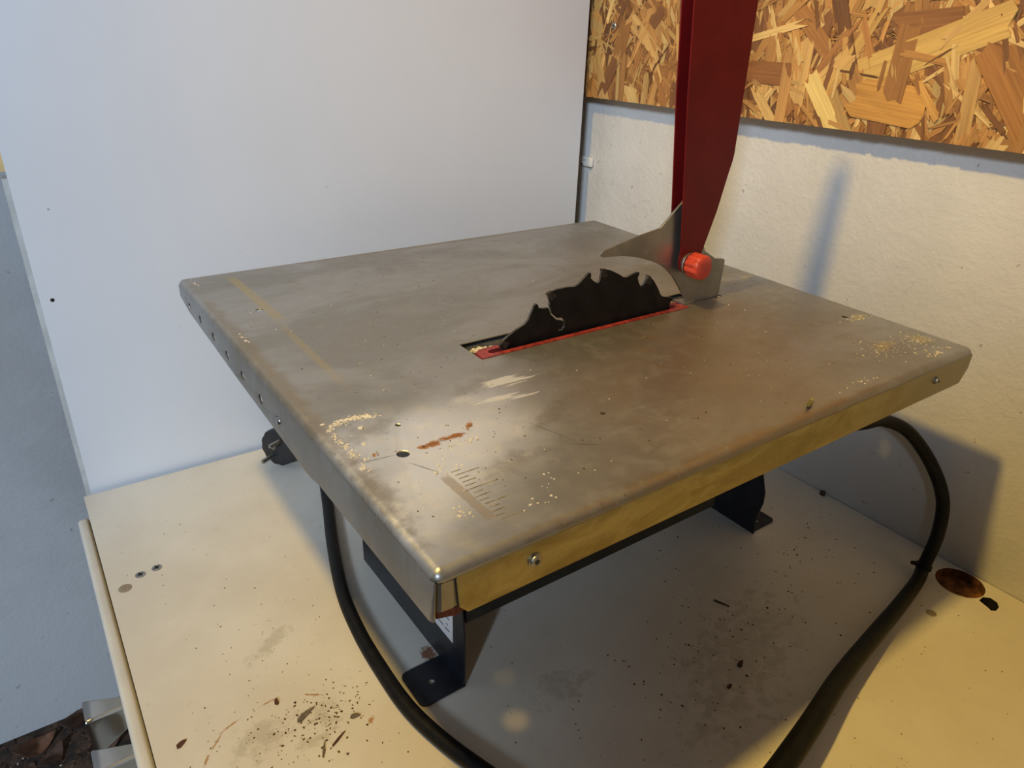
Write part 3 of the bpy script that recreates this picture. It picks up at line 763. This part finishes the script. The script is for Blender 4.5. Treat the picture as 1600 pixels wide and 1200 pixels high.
bm = bmesh.new(); lathe(bm, [(0.0025, 0), (0.0025, YFAR-YN+0.006)], (KX, YN-0.001, KZ), (0, 1, 0), 12); lathe(bm, [(0.006, 0), (0.006, 0.004)], (KX, YFAR, KZ), (0, 1, 0), 6)
mesh_obj('bolt', bm, M_SCREW, guard)

# power cord and plug
R0 = 0.0066
left = [(0.30, -0.20, 0.12), (0.24, -0.10, 0.06), (0.20, -0.02, 0.012), (0.160, 0.045, R0)]
cl = [(0.1326, 0.021, R0), (0.1133, -0.0403, R0), (0.0879, -0.116, R0), (0.0664, -0.1916, R0), (0.058, -0.2476, R0), (0.0554, -0.296, R0), (0.0560, -0.3478, R0), (0.0639, -0.3906, R0), (0.0755, -0.4286, R0), (0.0912, -0.473, R0+0.0004)]
near = [(0.1154, -0.5350, R0+0.004), (0.1693, -0.5759, 0.022), (0.2356, -0.569, 0.030)]
right = [(0.2977, -0.5571, 0.029), (0.3673, -0.5409, 0.024), (0.4404, -0.528, 0.018), (0.5137, -0.5163, 0.0125), (0.5700, -0.5060, 0.0098), (0.5959, -0.4985, 0.012), (0.6098, -0.4965, 0.0472), (0.6149, -0.4883, 0.0855), (0.6102, -0.4687, 0.1202), (0.5905, -0.446, 0.1536), (0.5607, -0.4311, 0.1689), (0.5257, -0.4265, 0.1733), (0.47, -0.40, 0.170)]
path = cl + near + right
pp = catmull(path, 10)
def rad_at(i):
    t = i/10.0
    a = len(cl)-1
    if t < a: return R0
    w = max(0.0, min(1.0, (t-a)/3.0)) * max(0.0, min(1.0, (a+8.0-t)/4.5))
    return R0*(1 + 0.40*w)
bm = bmesh.new()
tube(bm, pp, [rad_at(i) for i in range(len(pp))], 18)
for f in bm.faces: f.smooth = True
cord = mesh_obj('power_cord', bm, M_RUBBER, saw, 50.0); cord['label'] = 'black rubber power cord looping around the bench'
ti = (len(cl)+len(near)+5)*10
bm = bmesh.new()
c0 = pp[ti]; d0 = (pp[ti+1]-pp[ti-1]).normalized()
lathe(bm, [(R0*1.0, -0.003), (R0*1.22, -0.0025), (R0*1.22, 0.0025), (R0, 0.003)], c0, d0, 20)
tube(bm, [c0 + Vector((-0.004, 0.003, 0.004)), c0 + Vector((-0.012, 0.008, 0.005))], 0.0022, 8)
mesh_obj('cable_tie', bm, M_RUBBER, cord)

# schuko plug lying at the back, joined to the start of the cord
PLW = Vector((0.1640, -0.0590, 0.0265))
ax = Vector((-0.80, -0.56, 0.10)).normalized()
pm = SAWM.inverted()
pl = pm @ PLW; axl = (pm.to_3x3() @ ax).normalized()
bm = bmesh.new()
lathe(bm, [(0.0075, -0.060, 0), (0.0090, -0.045, 0), (0.0160, -0.034, 0), (0.0240, -0.024, 0.2), (0.0254, -0.006, 0.6), (0.0248, -0.001, 0.6), (0.0225, 0.0, 0.4)], pl, axl, 72, 0, 12, 0.07)
plug = mesh_obj('plug', bm, M_PLASTIC, saw, 40.0); plug['label'] = 'black mains plug with two metal pins'
q = axl.to_track_quat('Z', 'Y')
up = Vector((0, 0, 1)); sx = axl.cross(up).normalized(); sz = sx.cross(axl).normalized()
dirp = (sz*0.85 - sx*0.45).normalized()
for s_ in (1, -1):
    bm = bmesh.new()
    c = pl + dirp*(0.0135*s_)
    lathe(bm, [(0.0030, -0.002), (0.0030, 0.0205), (0.0016, 0.0225)], c, axl, 14)
    mesh_obj('pin', bm, M_SCREW, plug, 40.0)
bm = bmesh.new()
c = pl + (sx*0.006 + sz*0.001)
lathe(bm, [(0.0046, -0.001), (0.0046, 0.0010), (0.0025, 0.0012)], c, axl, 16)
lathe(bm, [(0.0022, 0.0010), (0.0022, 0.0015)], c, axl, 12, 1)
mesh_obj('earth_contact', bm, [M_CHIP2, M_HOLE], plug, 40.0)
bm = bmesh.new()
p1 = pl - axl*0.056
tube(bm, catmull([tuple(p1), tuple(p1 - axl*0.02 + Vector((0, 0, -0.010))), (0.215, 0.045, R0), (0.190, 0.070, R0), (0.1550, 0.062, R0), (0.1326, 0.021, R0)], 8), R0, 14)
mesh_obj('cord_end', bm, M_RUBBER, cord, 50.0)

# ------------------------------------------------------------------ loose bits
def flakes(bm, pts, mp, mi=0):
    for x, y, s in pts:
        n = random.randint(3, 5); a0 = random.uniform(0, 6.28); e = random.uniform(0.35, 1.0); ro = random.uniform(0, 3.14)
        h = s*random.uniform(0.15, 0.45)
        ring = []
        for i in range(n):
            a = a0 + 6.28*i/n; u = s*random.uniform(0.6, 1.1)*math.cos(a); v = s*e*random.uniform(0.6, 1.1)*math.sin(a)
            ring.append((x + u*math.cos(ro)-v*math.sin(ro), y + u*math.sin(ro)+v*math.cos(ro)))
        va = [bm.verts.new(mp(p[0], p[1], 0.00005)) for p in ring]
        vb = [bm.verts.new(mp(x+(p[0]-x)*0.7, y+(p[1]-y)*0.7, h)) for p in ring]
        bm.faces.new(vb).material_index = mi
        for i in range(n): bm.faces.new((va[i], va[(i+1) % n], vb[(i+1) % n], vb[i])).material_index = mi
def onto(x, y, z): return TOPM @ Vector((x, y, z))
def along(poly, n, spread, s0, s1):
    out = []
    seg = [(Vector(a), Vector(b)) for a, b in zip(poly, poly[1:])]
    ls = [(b-a).length for a, b in seg]; tot = sum(ls)
    for _ in range(n):
        t = random.uniform(0, tot)
        for (a, b), l_ in zip(seg, ls):
            if t <= l_: break
            t -= l_
        p = a + (b-a)*(min(t, l_)/l_)
        out.append((p.x+random.gauss(0, spread), p.y+random.gauss(0, spread), random.uniform(s0, s1)))
    return out
def blob(cx, cy, sx_, sy_, n, s0, s1): return [(random.gauss(cx, sx_), random.gauss(cy, sy_), random.uniform(s0, s1)) for _ in range(n)]
def in_top(ps): return [p for p in ps if 0.009 < p[0] < W-0.009 and -L+0.009 < p[1] < -0.009 and not (0.145 < p[0] < 0.45 and -0.31 < p[1] < -0.268) and all(math.hypot(p[0]-h[0], p[1]-h[1]) > h[2]+0.001 for h in HOLES)]

bm = bmesh.new()
ps = blob(0.511, -0.405, 0.010, 0.004, 90, 0.0003, 0.0012) + blob(0.508, -0.464, 0.008, 0.008, 110, 0.0003, 0.0013) + blob(0.515, -0.274, 0.008, 0.006, 40, 0.0004, 0.0014)
ps += blob(0.468, -0.456, 0.012, 0.010, 80, 0.0003, 0.0010) + blob(0.437, -0.462, 0.012, 0.008, 25, 0.0004, 0.0013) + blob(0.492, -0.488, 0.01, 0.006, 40, 0.0004, 0.0016)
ps += blob(0.378, -0.486, 0.012, 0.003, 18, 0.0004, 0.0014) + [(random.uniform(0.02, W-0.02), random.uniform(-L+0.02, -0.02), random.uniform(0.0003, 0.0009)) for _ in range(240)]
ps += blob(0.43, -0.30, 0.02, 0.025, 30, 0.0003, 0.0012)
flakes(bm, in_top(ps), onto)
tag(mesh_obj('sawdust', bm, M_SAW), 'pale yellow sawdust crumbs scattered on the saw table', 'sawdust', None, 'stuff')
bm = bmesh.new()
flakes(bm, [(random.gauss(0.166, 0.005), random.uniform(-0.288, -0.279), random.uniform(0.0008, 0.0028)) for _ in range(50)] + [(random.gauss(0.168, 0.004), random.uniform(-0.288, -0.283), random.uniform(0.002, 0.004)) for _ in range(14)] + [(random.uniform(0.385, 0.405), random.uniform(-0.288, -0.277), random.uniform(0.001, 0.003)) for _ in range(16)], lambda x, y, z: SAWM @ Vector((x, y, 0.2796+z*1.1)))
tag(mesh_obj('slot_sawdust', bm, M_SAW), 'clump of pale sawdust in the blade slot left of the red insert', 'sawdust', None, 'stuff')
bm = bmesh.new()
ring = [(0.0444, -0.345), (0.032, -0.3396), (0.0205, -0.3405), (0.0118, -0.3455), (0.0105, -0.3566), (0.0105, -0.3659), (0.0115, -0.3753), (0.0127, -0.3845)]
ps = along(ring[:4], 130, 0.0014, 0.0004, 0.0017) + along(ring[:4], 120, 0.0019, 0.0003, 0.0009) + along(ring[3:], 110, 0.0016, 0.0003, 0.0014)
ps += along([(0.0665, -0.4818), (0.0819, -0.4777), (0.0971, -0.4651), (0.1047, -0.4523)], 16, 0.002, 0.0005, 0.0016)
ps += along([(0.0634, -0.4051), (0.0782, -0.4036), (0.0900, -0.405)], 26, 0.0022, 0.0004, 0.0015) + blob(0.053, -0.425, 0.006, 0.008, 26, 0.0004, 0.0014)
ps += blob(0.038, -0.465, 0.003, 0.004, 16, 0.0005, 0.0018) + along([(0.022, -0.385), (0.010, -0.395)], 8, 0.001, 0.0006, 0.0014) + [(0.0295, -0.3545, 0.0026), (0.0105, -0.338, 0.0022), (0.0225, -0.3735, 0.0022)]
ps += along([(0.0105, -0.395), (0.0120, -0.402)], 5, 0.0008, 0.0012, 0.0022) + along([(0.0095, -0.012), (0.012, -0.03)], 14, 0.001, 0.0005, 0.0014) + along([(0.0095, -0.165), (0.0105, -0.185)], 12, 0.0008, 0.0008, 0.0018)
flakes(bm, in_top(ps), onto)
tag(mesh_obj('glue_crumbs', bm, M_GLUE), 'whitish dried glue crumbs near the front left of the saw table', 'glue', None, 'stuff')
bm = bmesh.new()
ps = [(random.uniform(0.02, W-0.02), random.uniform(-L+0.02, -0.02), random.uniform(0.0003, 0.0011)) for _ in range(170)] + blob(0.08, -0.41, 0.03, 0.03, 40, 0.0003, 0.0011)
flakes(bm, in_top(ps), onto)
tag(mesh_obj('dark_specks', bm, M_CRUMB), 'tiny dark dirt specks on the saw table', 'dirt', None, 'stuff')

# crumbs on the bench
bm = bmesh.new()
ps = [(random.uniform(-0.045, 0.70), random.uniform(-0.85, -0.10), random.uniform(0.0003, 0.0012)) for _ in range(620)]
ps += blob(0.068, -0.452, 0.022, 0.016, 150, 0.0004, 0.0018) + blob(0.03, -0.44, 0.035, 0.03, 120, 0.0003, 0.0011) + blob(0.36, -0.60, 0.08, 0.04, 110, 0.0004, 0.0017)
ps += blob(0.50, -0.56, 0.06, 0.05, 80, 0.0004, 0.0018) + blob(0.07, -0.33, 0.03, 0.05, 50, 0.0003, 0.0010) + blob(0.60, -0.52, 0.05, 0.04, 60, 0.0004, 0.0018)
def ok_bench(p):
    if not (-0.05 < p[0] < XR-0.003): return False
    if math.hypot(p[0]-0.6957, p[1]+0.6597) < 0.0255 or math.hypot(p[0]-0.688, p[1]+0.693) < 0.015: return False
    lx, ly = p[0]-TX, p[1]-TY
    if 0.06 < lx < 0.12 and -0.36 < ly < -0.14: return False
    if 0.49 < lx < 0.55 and -0.36 < ly < -0.14: return False
    return True
flakes(bm, [p for p in ps if ok_bench(p)], lambda x, y, z: Vector((x, y, z)))
tag(mesh_obj('wood_crumbs', bm, M_CRUMB), 'dark wood crumbs and grit scattered over the cream bench top', 'wood crumbs', None, 'stuff')

def chip(name, outline, loc, rot, h, m, label, cat, bend=0.0):
    bm = bmesh.new()
    va = [bm.verts.new((x, y, bend*x*x*200)) for x, y in outline]; vb = [bm.verts.new((x, y, h + bend*x*x*200)) for x, y in outline]
    bm.faces.new(va[::-1]); bm.faces.new(vb); n = len(va)
    for i in range(n): bm.faces.new((va[i], va[(i+1) % n], vb[(i+1) % n], vb[i]))
    o = mesh_obj(name, bm, m); o.location = loc; o.rotation_euler = (0, 0, rot)
    tag(o, label, cat); return o
c1 = [(-0.0045, -0.0012), (-0.002, -0.0024), (0.0012, -0.0018), (0.0048, -0.0004), (0.0030, 0.0014), (0.0002, 0.0021), (-0.0030, 0.0018)]
c2 = [(-0.0090, -0.0012), (-0.0055, -0.0030), (0.0000, -0.0022), (0.0100, -0.0002), (0.0060, 0.0012), (-0.0020, 0.0026), (-0.0070, 0.0014)]
c3 = [(-0.0080, -0.0007), (-0.002, -0.0011), (0.0085, -0.0003), (0.007, 0.0005), (0.0, 0.0009), (-0.007, 0.0006)]
chip('wood_chip', c1, (-0.0333, -0.4167, 0.0001), 0.45, 0.0010, M_CHIP1, 'brown wood chip on the bench near its left edge', 'wood chip')
chip('wood_chip', c2, (0.0575, -0.4431, 0.0001), 0.35, 0.0012, M_CHIP2, 'long pointed grey wood chip on the bench in front of the saw', 'wood chip')
chip('wood_chip', [(x*0.8, y*0.8) for x, y in c1], (0.0419, -0.4178, 0.0001), 1.3, 0.0012, M_CHIP1, 'small dark four sided chip beside the orange rust stain on the bench', 'wood chip')
chip('wood_chip', [(x*0.95, y) for x, y in c1], (0.0913, -0.4666, 0.0001), -0.3, 0.0012, M_CHIP2, 'rounded grey wood chip on the bench closest to the black cord', 'wood chip')
chip('wood_splinter', c3, (0.0715, -0.4795, 0.0001), 0.5, 0.0010, M_CHIP1, 'thin brown splinter on the front of the bench', 'splinter')
chip('wood_splinter', [(x*0.9, y) for x, y in c3], (0.0581, -0.4824, 0.0001), 1.1, 0.0009, M_CHIP2, 'thin grey splinter lying at the front edge of the picture on the bench', 'splinter')
chip('wood_chip', c1, (0.4067, -0.6051, 0.0001), 0.3, 0.0016, M_CRUMB, 'dark chip in the middle of the saw shadow on the bench', 'wood chip')
chip('wood_splinter', c3, (0.4535, -0.5422, 0.0001), -1.2, 0.0012, M_CRUMB, 'dark splinter on the bench under the front flange of the saw', 'splinter')
chip('wood_chip', [(x*0.7, y*0.7) for x, y in c1], (0.3782, -0.6167, 0.0001), 0.1, 0.0014, M_CRUMB, 'small dark chip in the saw shadow nearer to the viewer', 'wood chip')
chip('dirt_lump', [(x*0.9, y*1.6) for x, y in c1], (0.7165, -0.4793, 0.0001), 0.1, 0.0035, M_CRUMB, 'dark lump of dirt in the angle of bench and right wall', 'dirt lump')
o = chip('wood_shaving', [(-0.007, -0.0012), (0.0, -0.0020), (0.0075, -0.0008), (0.0070, 0.0012), (0.0, 0.0014), (-0.0065, 0.0008)], onto(0.3113, -0.4885, 0.0002), 0.35, 0.0004, M_GREEN, 'curled greenish shaving on the saw table near its front edge', 'shaving', 0.25)

# floor: dead leaves
def leaf(x, y, s, rot, m, label, curl=8.0, tilt=0.2, group=None):
    bm = bmesh.new(); rows = []
    N_ = 9
    for i in range(N_):
        t = i/(N_-1); w = s*0.30*math.sin(math.pi*min(1, t*0.96+0.03))**0.8*(1-0.25*t)
        u = (t-0.5)*s
        rows.append([bm.verts.new((u, v*w, curl*(v*w)**2 + 2.2*u*u/s*0.5 + 0.0004*random.random())) for v in (-1, -0.5, 0, 0.5, 1)])
    for a, b in zip(rows, rows[1:]):
        for j in range(4): bm.faces.new((a[j], a[j+1], b[j+1], b[j]))
    o = mesh_obj('dead_leaf', bm, m, None, True)
    so = o.modifiers.new('thickness', 'SOLIDIFY'); so.thickness = 0.0005
    o.location = (x, y, FLOOR+0.003); o.rotation_euler = (tilt*0.6, tilt, rot)
    tag(o, label, 'leaf', group)
leaf(-0.192, 0.062, 0.060, 0.5, M_LEAF, 'largest curled orange brown leaf on the floor left of the cabinet', 14, 0.30)
leaf(-0.172, 0.030, 0.050, 1.0, M_LEAF2, 'dark brown leaf on the floor in front of the largest leaf')
leaf(-0.142, 0.080, 0.055, 0.9, M_LEAF2, 'folded brown leaf against the wall foot beside the upper metal knob', 12, 0.35)
leaf(-0.225, 0.020, 0.050, 2.2, M_LEAF2, 'brown leaf cut off by the left picture edge on the floor', 10, 0.1)
leaf(-0.110, 0.010, 0.045, 0.2, M_LEAF2, 'brown leaf on the floor between the two metal knobs', 10, 0.15)
bm = bmesh.new()
flakes(bm, [(random.uniform(-0.30, -0.07), random.uniform(-0.12, 0.097), random.uniform(0.001, 0.006)) for _ in range(420)], lambda x, y, z: Vector((x, y, FLOOR+z)))
tag(mesh_obj('leaf_litter', bm, simple('leaf_litter', lin(66, 46, 32), 0.9, 0, 0.6, 90)), 'dark crumbled leaf litter along the foot of the grey wall', 'leaf litter', None, 'stuff')
bm = bmesh.new()
flakes(bm, [(random.uniform(-0.26, -0.09), random.uniform(-0.05, 0.09), random.uniform(0.0008, 0.0022)) for _ in range(26)], lambda x, y, z: Vector((x, y, FLOOR+0.004+z)))
tag(mesh_obj('pale_grit', bm, M_GLUE), 'pale specks of grit among the dark leaf litter on the floor', 'grit', None, 'stuff')
